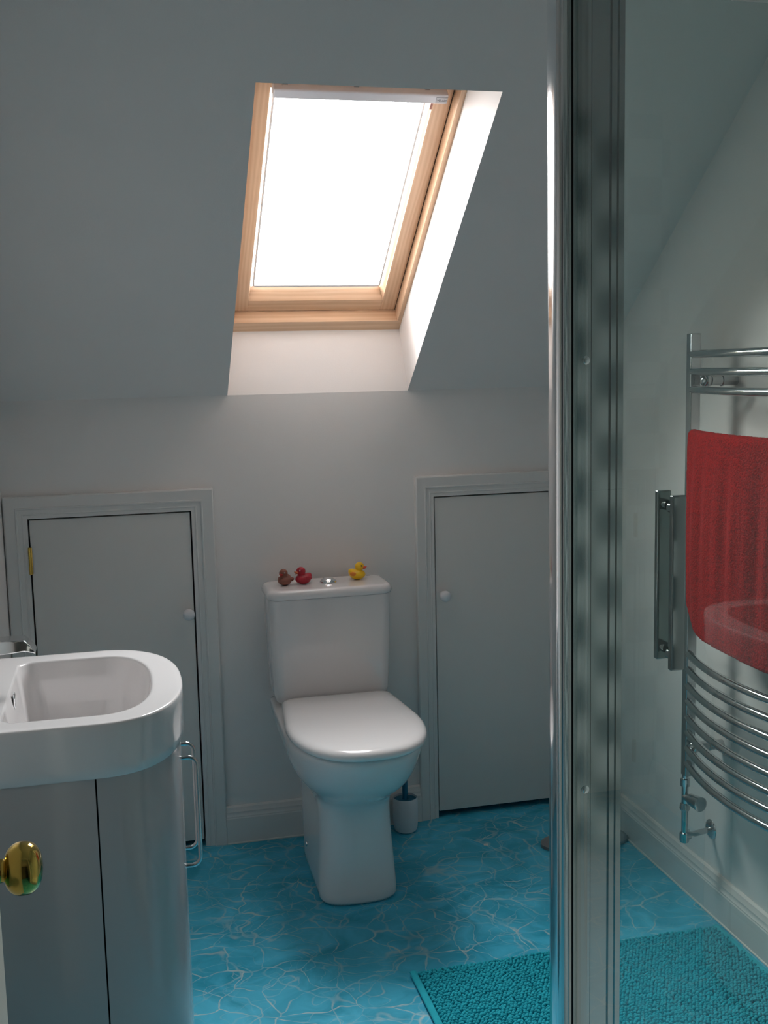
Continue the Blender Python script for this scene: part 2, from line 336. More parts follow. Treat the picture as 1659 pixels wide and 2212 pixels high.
for x in (.418,.588,.762):
    b=MB(); sbox(b,x,x+.012,.8815,.905,.232,.2402); f=b.build('vent_clip',M['scale'],smooth=0); under(f,win)
b=MB(); g0,g1=.2442,.30
sbox(b,.3441,.3469,.084,TF-.035,g0,g1); sbox(b,.8382,.8404,.084,TF-.035,g0,g1); sbox(b,OX0+.02,OX1-.012,.0841,.0864,g0,g1)
f=b.build('sash_gap_shade',M['seal'],smooth=0); under(f,win)  # black strips added as the shade line between frame and sash
# roller blind
bl=tag(empty('roller_blind',S(.585,.85,.23)),'sheer white roller blind pulled down over the skylight glass with grey top bar','blind')
BX0,BX1=.407,.775
b=MB(); n=24
for i in range(n):
    pass
sbox(b,BX0,BX1,.176,.880,.2600,.2608); o=b.build('blind_fabric',M['sheer'],smooth=0); under(o,bl)
b=MB(); sbox(b,.394,.8185,.8665,.8925,.213,.2395); o=b.build('blind_cassette',M['grey'],smooth=30,bevel=.004); under(o,bl)
b=MB(); sbox(b,.789,.8165,.8705,.8865,.2115,.2135); pl=b.build('name_plate',mat('grey_plate',(.45,.45,.47),.4),smooth=0); under(pl,bl); 
for xa,xb in ((BX1,BX1+.005),(BX0-.005,BX0)):
    b=MB(); sbox(b,xa,xb,.176,.868,.256,.264); o=b.build('guide_rail',M['plastic'],smooth=0); under(o,bl)
b=MB(); sbox(b,BX0,BX1,.172,.178,.256,.264); o=b.build('bottom_bar',M['plastic'],smooth=0); under(o,bl)
b=MB(); sbox(b,.781,.788,.842,.866,.222,.236); o=b.build('pull_catch',mat('brown_catch',(.35,.16,.12),.5),smooth=0,bevel=.002); under(o,bl)
cu=bpy.data.curves.new('lettering','FONT'); cu.body='VELUX'; cu.size=.0078; cu.extrude=.0002; cu.align_x='CENTER'; cu.align_y='CENTER'; cu.space_character=1.05
to=bpy.data.objects.new('tmp',cu); COL.objects.link(to); dg=bpy.context.evaluated_depsgraph_get(); me=bpy.data.meshes.new_from_object(to.evaluated_get(dg)); bpy.data.objects.remove(to)
me.name='lettering'; me.materials.clear(); me.materials.append(M['print']); to=bpy.data.objects.new('lettering',me); COL.objects.link(to)
R_=Matrix(((1,0,0),(0,-cs,-sn),(0,sn,-cs))).to_4x4(); R_.translation=Vector(S(.8028,.8785,.2112)); 
me.transform(R_); under(to,bl)

# ------------------------------------------------------------------ vanity basin
CY=-1.163
def dout(xb, xm, a, bb, z, n=2.4, K=40, cy=CY, rc=.004):
    pts=[]
    for k in range(6): pts.append((xb, cy+bb-rc-(2*bb-2*rc)*k/5, z))          # flat wall side, far to near
    for k in range(8): pts.append((xb+rc+(xm-xb-rc)*k/8, cy-bb, z))               # near side
    for k in range(K+1):
        t=-PI/2+PI*k/K; c,s_=math.cos(t),math.sin(t)
        pts.append((xm+a*abs(c)**(2/n), cy+bb*math.copysign(abs(s_)**(2/n),s_), z))
    for k in range(1,9): pts.append((xm-(xm-xb-rc)*k/8, cy+bb, z))
    return pts
van=tag(empty('vanity_unit',(-.1,CY,0)),'white D-shaped gloss vanity cupboard with curved doors under the wash basin','vanity unit')
b=MB(); o_=(LX+.002,-.065); 
rings=[dout(o_[0],o_[1],.148,.235,.7555),dout(o_[0],o_[1],.155,.244,.7555),dout(o_[0],o_[1],.157,.2465,.7585),dout(o_[0],o_[1],.158,.248,.775),dout(o_[0],o_[1],.1585,.249,.80),dout(o_[0],o_[1],.160,.250,.830),dout(o_[0],o_[1],.160,.250,.8455),dout(o_[0],o_[1],.1593,.2493,.8478),dout(o_[0],o_[1],.1578,.2480,.8494),dout(o_[0],o_[1],.1555,.2458,.8500),dout(o_[0],o_[1],.1500,.2400,.8500)]
inner=[dout(-.216,-.062,.107,.203,.8500,2.5,rc=.02),dout(-.2145,-.062,.1035,.1995,.8497,2.5,rc=.02),dout(-.213,-.062,.1010,.197,.8482,2.5,rc=.02),dout(-.2115,-.062,.0995,.1955,.845,2.5,rc=.02),dout(-.204,-.062,.094,.190,.80,2.5,rc=.02),dout(-.196,-.062,.086,.182,.745,2.5,rc=.025),dout(-.186,-.062,.075,.170,.722,2.5,rc=.03),dout(-.165,-.062,.052,.145,.712,2.4,rc=.03),dout(-.13,-.062,.025,.08,.708,2.2,rc=.03)]
b.loft(rings+inner,cap0=False)
ba=b.build('wash_basin',M['ceramic'],smooth=50); tag(ba,'white ceramic wash basin with rounded front set on the vanity cupboard','wash basin')
b=MB()
ring=[( -.2075+.0012*math.cos(0), CY+.006*math.cos(2*PI*k/24), .831+.013*math.sin(2*PI*k/24)) for k in range(25)]
b.tube(ring,.0022,8); b.build('overflow_ring',M['chrome'],ba)
b=MB(); b.ball((-.2085,CY,.831),.011,mi=0,sc=(.12,.45,1)); b.build('overflow_hole',M['dark'],ba)  # dark ball, shade inside the overflow given as colour
# carcass, near-black: the shade in the door gaps is its colour
b=MB(); b.loft([dout(o_[0],o_[1],.134,.221,z) for z in (.0,.69)]); b.loft([dout(o_[0],o_[1],.134,.221,z) for z in (.69,.755)],cap0=False,cap1=False); under(b.build('carcass',M['dark'],smooth=30),van)
base=dout(o_[0],o_[1],.152,.239,0); inn=dout(o_[0],o_[1],.136,.223,0)
def panel(name, i0, i1, z0=.030, z1=.7538, parent=van):
    idx=list(range(i0,i1+1)); b=MB()
    sec=[base[i][:2] for i in idx]+[inn[i][:2] for i in reversed(idx)]
    b.loft([[(x,y,z0) for x,y in sec],[(x,y,z1) for x,y in sec]])
    return under(b.build(name,M['cabinet'],smooth=30),van)
# index of the gap between side panel and curved door: x ~ -.06 on the near side
near_start=6; arc0=14; mid=arc0+20
panel('side_panel',near_start,arc0-0); 
def cut(i0,i1,e0,e1):
    """curved door between arc indices with small gaps"""
    global base,inn
    K=40
    def P(t,a,bb):
        c,s_=math.cos(t),math.sin(t); return (o_[1]+a*abs(c)**(2/2.4), CY+bb*math.copysign(abs(s_)**(2/2.4),s_))
    t0=-PI/2+PI*(i0-arc0)/K+e0; t1=-PI/2+PI*(i1-arc0)/K-e1; n=30
    ts=[t0+(t1-t0)*k/n for k in range(n+1)]
    sec=[P(t,.152,.239) for t in ts]+[P(t,.136,.223) for t in reversed(ts)]
    b=MB(); b.loft([[(x,y,.030) for x,y in sec],[(x,y,.7538) for x,y in sec]]); return under(b.build('curved_door',M['cabinet'],smooth=30),van)
d1=cut(arc0,mid,.008,.010); d2=cut(mid,arc0+40,.010,.008)
i0=arc0+40; idx=list(range(i0,i0+8)); b=MB(); sec=[base[i][:2] for i in idx]+[inn[i][:2] for i in reversed(idx)]
b.loft([[(x,y,.03) for x,y in sec],[(x,y,.7538) for x,y in sec]]); under(b.build('side_panel',M['cabinet'],smooth=30),van)
for y,dd in ((-1.125,d2),(-1.205,d1)):
    b=MB(); P=[]
    zt,zb=.705,.494; x0=.080; x1=.113; r=.016
    P=[(x0,y,zt)]+[(x1-r+r*math.sin(t),y,zt-r+r*math.cos(t)) for t in [PI/2*k/8 for k in range(9)]]+[(x1-r+r*math.cos(t),y,zb+r-r*math.sin(t)) for t in [PI/2*k/8 for k in range(9)]]+[(x0,y,zb)]
    b.tube(P,.0042,12); h=b.build('door_handle',M['chrome_soft']); h.parent=dd; h.matrix_parent_inverse=Matrix.Identity(4)
    h.matrix_parent_inverse=Matrix.Translation(-Vector(van.location)) @ Matrix.Identity(4) if False else Matrix.Identity(4)
# tap
tp=tag(empty('basin_tap',(-.268,CY,.85)),'angular chrome mixer tap at the back of the wash basin','tap')
b=MB(); b.lathe([(.001,.850),(.027,.850),(.027,.855),(.022,.858),(.021,.918),(.019,.922),(.001,.922)],(-.268,CY,0),'z',32); under(b.build('tap_body',M['chrome'],smooth=30),tp)
b=MB()
def blade(b,pts,w):   # pts: (x,z,halfthickness,halfwidth)
    rings=[]
    for x,z,t,hw in pts: rings.append([(x,CY-hw,z-t),(x,CY+hw,z-t),(x,CY+hw,z+t),(x,CY-hw,z+t)])
    b.loft(rings)
blade(b,[(-.292,.931,.012,.020),(-.25,.933,.0125,.021),(-.205,.935,.0120,.022),(-.182,.9355,.0105,.022),(-.1675,.9265,.005,.0215),(-.163,.921,.002,.021)],0); under(b.build('spout',M['chrome'],smooth=20,bevel=.002),tp)

b=MB(); blade(b,[(-.300,.955,.003,.010),(-.262,.960,.003,.010),(-.248,.963,.002,.009)],0); b.tube([(-.285,CY,.94),(-.285,CY,.956)],.008,16); under(b.build('lever',M['chrome'],smooth=20),tp)
# ------------------------------------------------------------------ toilet
TX=.571
toi=tag(empty('toilet',(TX,-.35,0)),'white close coupled toilet with lid down against the back wall below the skylight','toilet')
def sec(z,yb,yf,w,e,n=2.3,wr=None,K=28,sh=0):
    wr=w if wr is None else wr; pts=[]; rc=.03
    for k in range(7):
        t=PI/2*k/6; pts.append((TX-wr+rc-rc*math.sin(t), yb-rc+rc*math.cos(t), z))
    for k in range(1,6): f=k/6; pts.append((TX-(wr+(w-wr)*f), yb-rc+(yf+e-yb+rc)*f, z))
    for k in range(K+1):
        t=PI*k/K; c,s_=math.cos(t),math.sin(t)
        pts.append((TX+sh-w*math.copysign(abs(c)**(2/n),c), yf+e-e*abs(s_)**(2/n), z))
    for k in range(1,6): f=1-k/6; pts.append((TX+(wr+(w-wr)*f), yb-rc+(yf+e-yb+rc)*f, z))
    for k in range(7):
        t=PI/2*(1-k/6); pts.append((TX+wr-rc+rc*math.sin(t), yb-rc+rc*math.cos(t), z))
    return pts
secs=[(0,-.150,-.500,.104,.075,2.9,.100),(.004,-.148,-.503,.107,.075,2.9,.103),(.05,-.148,-.497,.106,.075,2.9,.103),(.12,-.148,-.488,.102,.075,2.9,.104),(.19,-.148,-.483,.098,.078,2.8,.105),
 (.240,-.147,-.486,.097,.085,2.7,.106),(.268,-.145,-.497,.100,.105,2.5,.109),(.288,-.142,-.520,.109,.14,2.3,.113),(.305,-.135,-.552,.123,.18,2.2,.120),(.330,-.118,-.596,.143,.22,2.2,.134),(.358,-.085,-.630,.160,.25,2.2,.150),(.392,-.045,-.655,.172,.27,2.2,.163),(.425,-.03,-.668,.178,.27,2.25,.170),(.447,-.03,-.671,.180,.27,2.3,.173),(.455,-.03,-.667,.178,.265,2.3,.171),(.458,-.032,-.659,.171,.26,2.3,.165)]
b=MB(); b.loft([sec(*s) for s in secs]); pan=under(b.build('pan',M['ceramic'],smooth=60),toi)
m_=pan.modifiers.new('sub','SUBSURF'); m_.levels=1; m_.render_levels=1
b=MB(); b.lathe([(.0005,0),(.008,0),(.007,.003),(.0005,.0045)],(0,0,0),'-y',16); 
scr=b.build('fixing_screw',M['chrome']); scr.data.transform(Matrix.Translation((TX-.1045,-.240,.073))@Matrix.Rotation(-PI/2,4,'Z')); under(scr,toi)
# seat + lid
def ring_lid(z,g,yb=-.190,yf=-.702): return sec(z,yb-g,yf+g,.1815-g,.265-g,2.4,.160-g*.8)
b=MB(); b.loft([ring_lid(.4585,.030,-.2,-.692),ring_lid(.4590,.026,-.2,-.692),ring_lid(.4655,.026,-.2,-.692),ring_lid(.4665,.030,-.2,-.692)]); under(b.build('seat',M['lid'],smooth=60),toi)
b=MB(); b.loft([ring_lid(.4665,.014),ring_lid(.4675,.006),ring_lid(.4715,.001),ring_lid(.479,.0),ring_lid(.486,.003),ring_lid(.491,.009),ring_lid(.4940,.019),ring_lid(.4955,.032),ring_lid(.4963,.055),ring_lid(.4966,.09)]); under(b.build('lid',M['lid'],smooth=60),toi)
# cistern
def rr(x0,x1,y0,y1,z,r,K=6):
    pts=[]
    for cx,cy,a0 in ((x1-r,y1-r,0),(x0+r,y1-r,PI/2),(x0+r,y0+r,PI),(x1-r,y0+r,3*PI/2)):
        for k in range(K+1): a=a0+PI/2*k/K; pts.append((cx+r*math.cos(a),cy+r*math.sin(a),z))
    return pts
b=MB(); cx0,cx1=.393,.743
b.loft([rr(cx0+.035,cx1-.035,-.165,-.045,.4605,.03),rr(cx0+.022,cx1-.022,-.176,-.040,.464,.03),rr(cx0+.012,cx1-.012,-.182,-.036,.475,.03),rr(cx0+.007,cx1-.007,-.186,-.034,.495,.03),rr(cx0+.003,cx1-.003,-.190,-.034,.60,.03),rr(cx0,cx1,-.192,-.034,.70,.03),rr(cx0,cx1,-.192,-.034,.772,.03)])
under(b.build('cistern',M['ceramic'],smooth=50),toi)
b=MB(); lx0,lx1=.386,.748
b.loft([rr(lx0+.010,lx1-.010,-.196,-.030,.7735,.03),rr(lx0+.002,lx1-.002,-.203,-.026,.7755,.035),rr(lx0,lx1,-.206,-.024,.781,.037),rr(lx0,lx1,-.206,-.024,.788,.037),rr(lx0+.002,lx1-.002,-.204,-.025,.794,.036),rr(lx0+.005,lx1-.005,-.201,-.027,.7985,.034),rr(lx0+.009,lx1-.009,-.197,-.030,.8005,.031),rr(lx0+.016,lx1-.016,-.190,-.036,.8013,.026),rr(lx0+.026,lx1-.026,-.180,-.045,.8015,.02)])
cl=under(b.build('cistern_lid',M['ceramic'],smooth=50),toi)
b=MB(); b.lathe([(.001,.8010),(.0245,.8010),(.0245,.8035),(.021,.809),(.014,.8145),(.006,.817),(.0005,.8175)],(.5745,-.112,0),'z',32)
fb=b.build('flush_button',M['chrome'],smooth=30); under(fb,toi)
b=MB(); b.tube([(.700,-.052,.8012),(.712,-.052,.8012)],.0008,6); under(b.build('maker_mark',M['print']),toi)

# ------------------------------------------------------------------ rubber ducks
def duck(name, x, y, rz, sc, mb, mbk, me_, label, wings=None, bulge=False):
    r=tag(empty(name,(x,y,.8015)),label,'rubber duck','bath ducks on the cistern lid'); r.rotation_euler=(0,0,rz); r.scale=(sc,)*3
    b=MB()
    # body: ellipsoid with raised tail, facing +x
    rings=[]; n=28; m=16
    for i in range(m+1):
        t=PI*i/m; rr_=max(math.sin(t),1e-3); h=-math.cos(t); ring=[]
        for k in range(n):
            a=2*PI*k/n; X=.0265*rr_*math.cos(a); Y=.0215*rr_*math.sin(a); Z=.0155+.0155*h
            if X<0: Z+= (abs(X)/.0265)**2.2*.012*(.6+.4*h); Y*=1-.45*(abs(X)/.0265)**2
            Z=max(Z,0.0); ring.append((X,Y,Z))
        rings.append(ring)
    b.loft(rings); b.ball((.009,0,.0390),.0140,sc=(1,.98,.96)); b.ball((.007,0,.027),.0110)
    o=b.build('body',mb,r,smooth=80,recalc=True)
    rm=o.modifiers.new('join','REMESH'); rm.mode='VOXEL'; rm.voxel_size=.0009; rm.use_smooth_shade=True
    sm=o.modifiers.new('soft','SMOOTH'); sm.iterations=8; sm.factor=.6
    b=MB(); b.loft([[(.0205,yy*.0068,.0365+zz*.0036) for yy,zz in ((-1,0),(-.6,.7),(0,1),(.6,.7),(1,0),(.6,-.7),(0,-1),(-.6,-.7))],[(.0270,yy*.0058,.0375+zz*.0026) for yy,zz in ((-1,0),(-.6,.7),(0,1),(.6,.7),(1,0),(.6,-.7),(0,-1),(-.6,-.7))],[(.0310,yy*.0030,.0390+zz*.0012) for yy,zz in ((-1,0),(-.6,.7),(0,1),(.6,.7),(1,0),(.6,-.7),(0,-1),(-.6,-.7))]])
    b.loft([[(.0205,yy*.005,.0335+zz*.0016) for yy,zz in ((-1,0),(0,1),(1,0),(0,-1))],[(.0275,yy*.003,.0325+zz*.0010) for yy,zz in ((-1,0),(0,1),(1,0),(0,-1))]])
    b.build('beak',mbk,r,smooth=60)
    for s in (-1,1):
        b=MB(); b.ball((.0175,s*.0092,.0425),.0023,12,8); b.build('eye',me_,r,smooth=80)
        b=MB(); b.ball((-.006,s*.0195,.019),.0080,16,10,sc=(1.3,.45 if not bulge else .9,.8)); b.build('wing',wings or mb,r,smooth=80)
    return r
duck('rubber_duck',.4490,-.110,math.radians(-128),.92,M['duck_b'],M['beak_r'],M['eye_w'],'small brown rubber duck, leftmost on the toilet cistern lid',bulge=True)
duck('rubber_duck',.5035,-.110,math.radians(-160),.97,M['duck_r'],M['beak_p'],M['eye_w'],'dark red rubber duck on the cistern lid beside the brown one')
duck('rubber_duck',.6635,-.095,math.radians(-28),.98,M['duck_y'],M['beak_o'],M['eye'],'bright yellow rubber duck on the right half of the cistern lid',wings=mat('orange_wing',(.80,.25,.02),.4))

# ------------------------------------------------------------------ toilet brush
br=tag(empty('toilet_brush',(.803,-.068,0)),'white toilet brush pot with teal brush handle beside the toilet','toilet brush')
b=MB(); b.lathe([(.001,0),(.028,0),(.0335,.004),(.0365,.014),(.0385,.035),(.0390,.060),(.0385,.085),(.0375,.104),(.0368,.107),(.0355,.107),(.0350,.104),(.035,.096),(.0005,.096)],(.803,-.068,0),'z',40); under(b.build('pot',M['plastic']),br)
b=MB(); b.lathe([(.001,.0965),(.0345,.0965),(.0348,.1000),(.030,.1010),(.010,.1015),(.0085,.108),(.0085,.26),(.0075,.33),(.0105,.35),(.011,.375),(.007,.385),(.0005,.386)],(.803,-.068,0),'z',32); under(b.build('brush_handle',M['teal']),br)

# ------------------------------------------------------------------ bath mat
mt=tag(empty('bath_mat',(1.01,-1.12,0)),'turquoise chenille bath mat on the floor in front of the shower','bath mat')
x0,x1,y0,y1=.604,1.402,-1.375,-.868
b=MB(); b.box((x0,y0,.001),(x1,y1,.006)); o=b.build('mat_backing',M['mat'],smooth=30,bevel=.002); under(o,mt)
bm=bmesh.new(); bmesh.ops.create_icosphere(bm,subdivisions=2,radius=1); tv=np.array([v.co[:] for v in bm.verts]); tf=np.array([[v.index for v in f.verts] for f in bm.faces]); bm.free()
rng=np.random.default_rng(3); cen=[]; dx,dy=.0087,.0078
for j,yy in enumerate(np.arange(y0+.006,y1-.003,dy)):
    for xx in np.arange(x0+.018+(j%2)*dx/2,x1-.014,dx): cen.append((xx,yy))
cen=np.array(cen); n=len(cen); cen+=rng.normal(0,.0009,cen.shape); hgt=rng.uniform(.0085,.0115,n)
rad=np.stack([rng.uniform(.0041,.0051,n),rng.uniform(.0037,.0046,n),rng.uniform(.0045,.0060,n)],1)
V=(tv[None]*rad[:,None,:]); 
V[:,:,0]+=cen[:,0,None]+(V[:,:,2])*rng.normal(0,.3,n)[:,None]; V[:,:,1]+=cen[:,1,None]; V[:,:,2]+=hgt[:,None]
F=(tf[None]+(np.arange(n)*len(tv))[:,None,None]).reshape(-1,3); V=V.reshape(-1,3)
me=bpy.data.meshes.new('chenille_pile'); me.vertices.add(len(V)); me.vertices.foreach_set('co',V.ravel()); me.loops.add(F.size); me.loops.foreach_set('vertex_index',F.ravel().astype(np.int32))
me.polygons.add(len(F)); me.polygons.foreach_set('loop_start',np.arange(0,F.size,3,dtype=np.int32)); me.update(calc_edges=True); me.polygons.foreach_set('use_smooth',[True]*len(F)); me.materials.append(M['mat'])
o=bpy.data.objects.new('chenille_pile',me); COL.objects.link(o); o['kind']='stuff'; under(o,mt)
for xe in (x0+.006,x1-.006):
    b=MB(); b.loft([[(xe+.0085*math.cos(a),yy,.0085+.0045*math.sin(a)) for a in [2*PI*k/12 for k in range(12)]] for yy in np.linspace(y0,y1,30)]); under(b.build('hem',M['mat']),mt)

# scales and scrap
sc_=tag(empty('bathroom_scale',(1.292,-.305,0)),'flat grey bathroom scale on the floor in the far right corner behind the post','bathroom scale')
b=MB(); b.loft([[(1.292+.138*g*math.cos(2*PI*k/48),-.305+.068*g*math.sin(2*PI*k/48),z) for k in range(48)] for z,g in ((0,.97),(.002,1),(.011,1),(.013,.97))]); under(b.build('platform',M['scale'],smooth=40),sc_)
b=MB(); b.box((1.26,-.285,.0131),(1.325,-.265,.0142)); under(b.build('display',M['dark'],smooth=0),sc_)
b=MB(); b.add([(.997,-.243,.0015),(1.009,-.247,.0015),(1.011,-.236,.003),(.999,-.232,.0016)],[(0,1,2,3)]); b.add([(.997,-.243,.0005),(1.009,-.247,.0005),(1.011,-.236,.0012),(.999,-.232,.0006)],[(3,2,1,0)])
b.build('paper_scrap',M['paper'],smooth=0).name='paper_scrap'; tag(bpy.data.objects['paper_scrap'],'tiny white scrap of paper lying on the blue floor before the right cupboard','paper scrap')

# ------------------------------------------------------------------ towel radiator
rad=tag(empty('towel_radiator',(1.36,-1.05,.9)),'tall chrome ladder towel radiator with bowed bars on the right wall','towel radiator')
PX0,PX1=1.345,1.371; Y0,Y1=-.788,-1.322
for y in (Y0,Y1):
    b=MB(); b.box((PX0,y-.012,.378),(PX1,y+.012,1.481)); p=under(b.build('upright_post',M['chrome_soft'],smooth=30,bevel=.002),rad)
def bow(y): t=(y-(Y0+Y1)/2)/((Y0-Y1)/2); return PX0+.010-.042*(1-t*t)
ZS=[1.432,1.391,1.348, 1.243,1.201,1.159,1.117,1.075, .974,.932,.890,.848, .695,.654,.613,.573,.532,.492,.452,.412]
for z in ZS:
    b=MB(); b.tube([(bow(y),y,z) for y in np.linspace(Y0-.008,Y1+.008,25)],.0095,16); under(b.build('rail',M['chrome_soft']),rad)
for y,z in ((Y0-.055,1.369),(Y1+.055,1.369),(Y0-.022,.458),(Y1+.022,.458)):
    if True:
        b=MB(); b.tube([(1.372,y,z),(RX,y,z)],.0125,20); b.tube([(1.40,y,z),(1.404,y,z)],.0145,20); b.ball((1.362,y,z),.0155); under(b.build('wall_bracket',M['chrome_soft'] if z>1 else M['chrome_soft']),rad)
for y in (Y0,Y1):
    b=MB(); X=1.358; y=y+.012
    b.lathe([(.001,.379),(.008,.379),(.008,.366),(.0125,.364),(.0125,.346),(.0085,.344),(.0085,.30),(.012,.298),(.0135,.285),(.0085,.278),(.0080,.222),(.0125,.220),(.0125,.203),(.011,.196),(.001,.195)],(X,y,0),'z',20)
    b.tube([(X,y,.214),(X+.03,y,.214),(RX,y+.012,.214)],.0075,14); b.lathe([(.001,X),(.0125,X),(.0125,X+.014),(.001,X+.014)],(0,y,.214),'x',18); b.lathe([(.001,RX-.006),(.016,RX-.006),(.024,RX-.003),(.026,RX-.0005),(.001,RX)],(0,y+.012,.214),'x',28)
    v=under(b.build('valve_pipe',M['chrome_soft']),rad)
    b=MB(); b.tube([(X,y,.317),(X+.004,y-.02,.317)],.010,18); b.tube([(X+.004,y-.020,.317),(X+.010,y-.060,.317)],[.0145,.0190],24); b.tube([(X+.0101,y-.0601,.317),(X+.0105,y-.063,.317)],[.0185,.012],24)
    k=b.build('valve_knob',M['chrome_soft']); k.parent=v
# towel over the fourth rail
tw=MB(); 
ya,yb=-.822,-1.268; NU,NVf,NVb=90,60,34; ZR=1.243
def towel_x(u,v,side):
    y=ya+(yb-ya)*u; d=min(1,v*2.2)
    f=(.0036*math.sin(u*26+1.2*math.sin(v*3))+.0030*math.sin(u*47+2+v*1.6)+.0020*math.sin(u*15+v*2)+.0004*math.sin(u*130+v*5))*(1-.8*v**3)
    return y,f*d
rows=[]
for side,NV in (('b',NVb),('f',NVf)):
    rng_=range(NV,-1,-1) if side=='b' else range(0,NV+1)
    for j in rng_:
        v=j/NV; row=[]
        for i in range(NU+1):
            u=i/NU; y,f=towel_x(u,v,side); cx=bow(y)
            edge=max(0,1-u/.30); drop=(.475+.018*min(1,u/.5)) - .055*edge**2.4*1.0 + .004*math.sin(u*9)
            if side=='b': drop=.36
            z=ZR+.0115-v*drop
            if v<.03: pass
            off=(.0125+min(v*30,1)*.003+.004*math.sin(v*PI*.9)) ; 
            if v==0: off=0
            x=cx-off+f if side=='f' else min(cx+off*.9+f*.5,1.43)
            yy=y + (.010*math.sin(v*4)*(1-u)*.5 if side=='f' else .006)
            row.append((x,yy,z))
        if side=='f' and j==0: continue
        rows.append(row)
n=NU+1; vs=[p for r in rows for p in r]; fs=[(a*n+i,a*n+i+1,(a+1)*n+i+1,(a+1)*n+i) for a in range(len(rows)-1) for i in range(NU)]
tw.add(vs,fs); t=tw.build('towel',M['towel'],smooth=180,recalc=False); tag(t,'red terry bath towel folded over the chrome rails of the radiator','towel')
so=t.modifiers.new('thick','SOLIDIFY'); so.thickness=.006; so.offset=0
tex=bpy.data.textures.new('terry','CLOUDS'); tex.noise_scale=.006
sb=t.modifiers.new('sub','SUBSURF'); sb.levels=1; sb.render_levels=1
dp=t.modifiers.new('pile','DISPLACE'); dp.texture=tex; dp.strength=.0024; dp.mid_level=.5

# ------------------------------------------------------------------ shower enclosure
sh=tag(empty('shower_enclosure',(.70,-1.66,0)),'framed glass shower enclosure with polished aluminium corner post on the right','shower enclosure')
ZB,ZT=.06,1.99
def prof(name, pts, m, z0=ZB, z1=ZT, smooth=35):
    b=MB(); b.loft([[(x,y,z0) for x,y in pts],[(x,y,z1) for x,y in pts]]); return under(b.build(name,m,smooth=smooth),sh)
# rounded outer face of the post, then flat lip
cv=[]; a0=math.radians(23); Rb=.16
for k in range(13):
    a=a0*(1-k/12); cv.append((.6457+Rb*(1-math.cos(a)), -1.657+Rb*math.sin(a)))
for k in range(1,9):
    a=PI/2*k/8; cv.append((.6457+.010*(1-math.cos(a)), -1.657-.010*math.sin(a)))
prof('corner_post',cv+[(.6605,-1.667),(.6680,-1.640),(.6680,-1.5945)],M['alu_bright'],smooth=50)
prof('post_lip',[(.6600,-1.6672),(.6608,-1.669),(.6645,-1.669),(.6660,-1.668),(.6660,-1.6672)],M['alu'])
prof('seal',[(.6662,-1.665),(.6692,-1.665),(.6692,-1.645),(.6662,-1.645)],M['seal'])
prof('glazing_channel',[(.6693,-1.668),(.6765,-1.668),(.6765,-1.640),(.6693,-1.640)],M['alu'])
fs_=[(x_+.0085,y_) for x_,y_ in [(.6650,-1.622),(.6770,-1.626),(.7080,-1.626),(.7085,-1.6245),(.7090,-1.626),(.7370,-1.626),(.7375,-1.6235),(.7400,-1.6235),(.7405,-1.6275),(.7430,-1.6275),(.7435,-1.624),(.7520,-1.624),(.7525,-1.6275),(.7615,-1.6275),(.7615,-1.605),(.6650,-1.605)]]
fr_=prof('door_jamb_profile',fs_,M['alu'],smooth=15)
for z in (1.422,.732):
    b=MB(); b.lathe([(.0005,0),(.0068,0),(.0068,.0015),(.0045,.0035),(.0005,.0038)],(.7085,-1.6255,z),'-y',20); s_=b.build('screw',M['chrome'],smooth=40); s_.parent=fr_
b=MB(); b.box((.6715,YN+.013,ZB+.01),(.6775,-1.6695,ZT-.01)); under(b.build('side_glass',M['glass'],smooth=0),sh)
b=MB(); b.box((.668,YN+.013,ZT-.02),(.682,-1.669,ZT+.012)); b.box((.682,-1.640,ZT-.02),(RX-.002,-1.60,ZT+.012)); b.box((.668,YN+.013,ZB),(.682,-1.669,ZB+.02)); b.box((.682,-1.640,ZB),(RX-.002,-1.60,ZB+.02)); b.box((RX-.026,-1.64,ZB+.02),(RX-.002,-1.61,ZT-.02)); under(b.build('frame_rail',M['alu_bright'],smooth=0),sh)
dg_=None
b=MB(); b.box((.7715,-1.628,ZB+.025),(RX-.028,-1.622,ZT-.025)); gd=under(b.build('glass_door',M['glass'],smooth=0),sh)
hy=.0245; hx0,hx1=.8425,.8665
for s,z0,z1 in ((1,.932,1.211),(-1,.925,1.208)):
    yc=-1.625-s*hy*-1 if False else -1.625+s*hy
    b=MB(); b.box((hx0,yc-.006,z0),(hx1,yc+.006,z1)); h=b.build('pull_handle',M['handle_chrome'],smooth=30,bevel=.0025); h.parent=gd
    for zc in (z0+.022,z1-.022):
        b=MB(); b.tube([((hx0+hx1)/2,-1.625+s*.003,zc),((hx0+hx1)/2,yc-s*.005,zc)],.009,20); q=b.build('handle_stud',M['handle_chrome']); q.parent=gd
tr=MB(); tr.loft([rr(.660,RX-.001,YN+.013,-1.60,z,.02,5) for z in (0,.055)]); tr.loft([rr(.660,RX-.001,YN+.013,-1.60,z,.02,5) for z in (.055,.0599)]); t_=tr.build('shower_tray',M['tray'],smooth=30); tag(t_,'low white shower tray under the glass enclosure','shower tray')

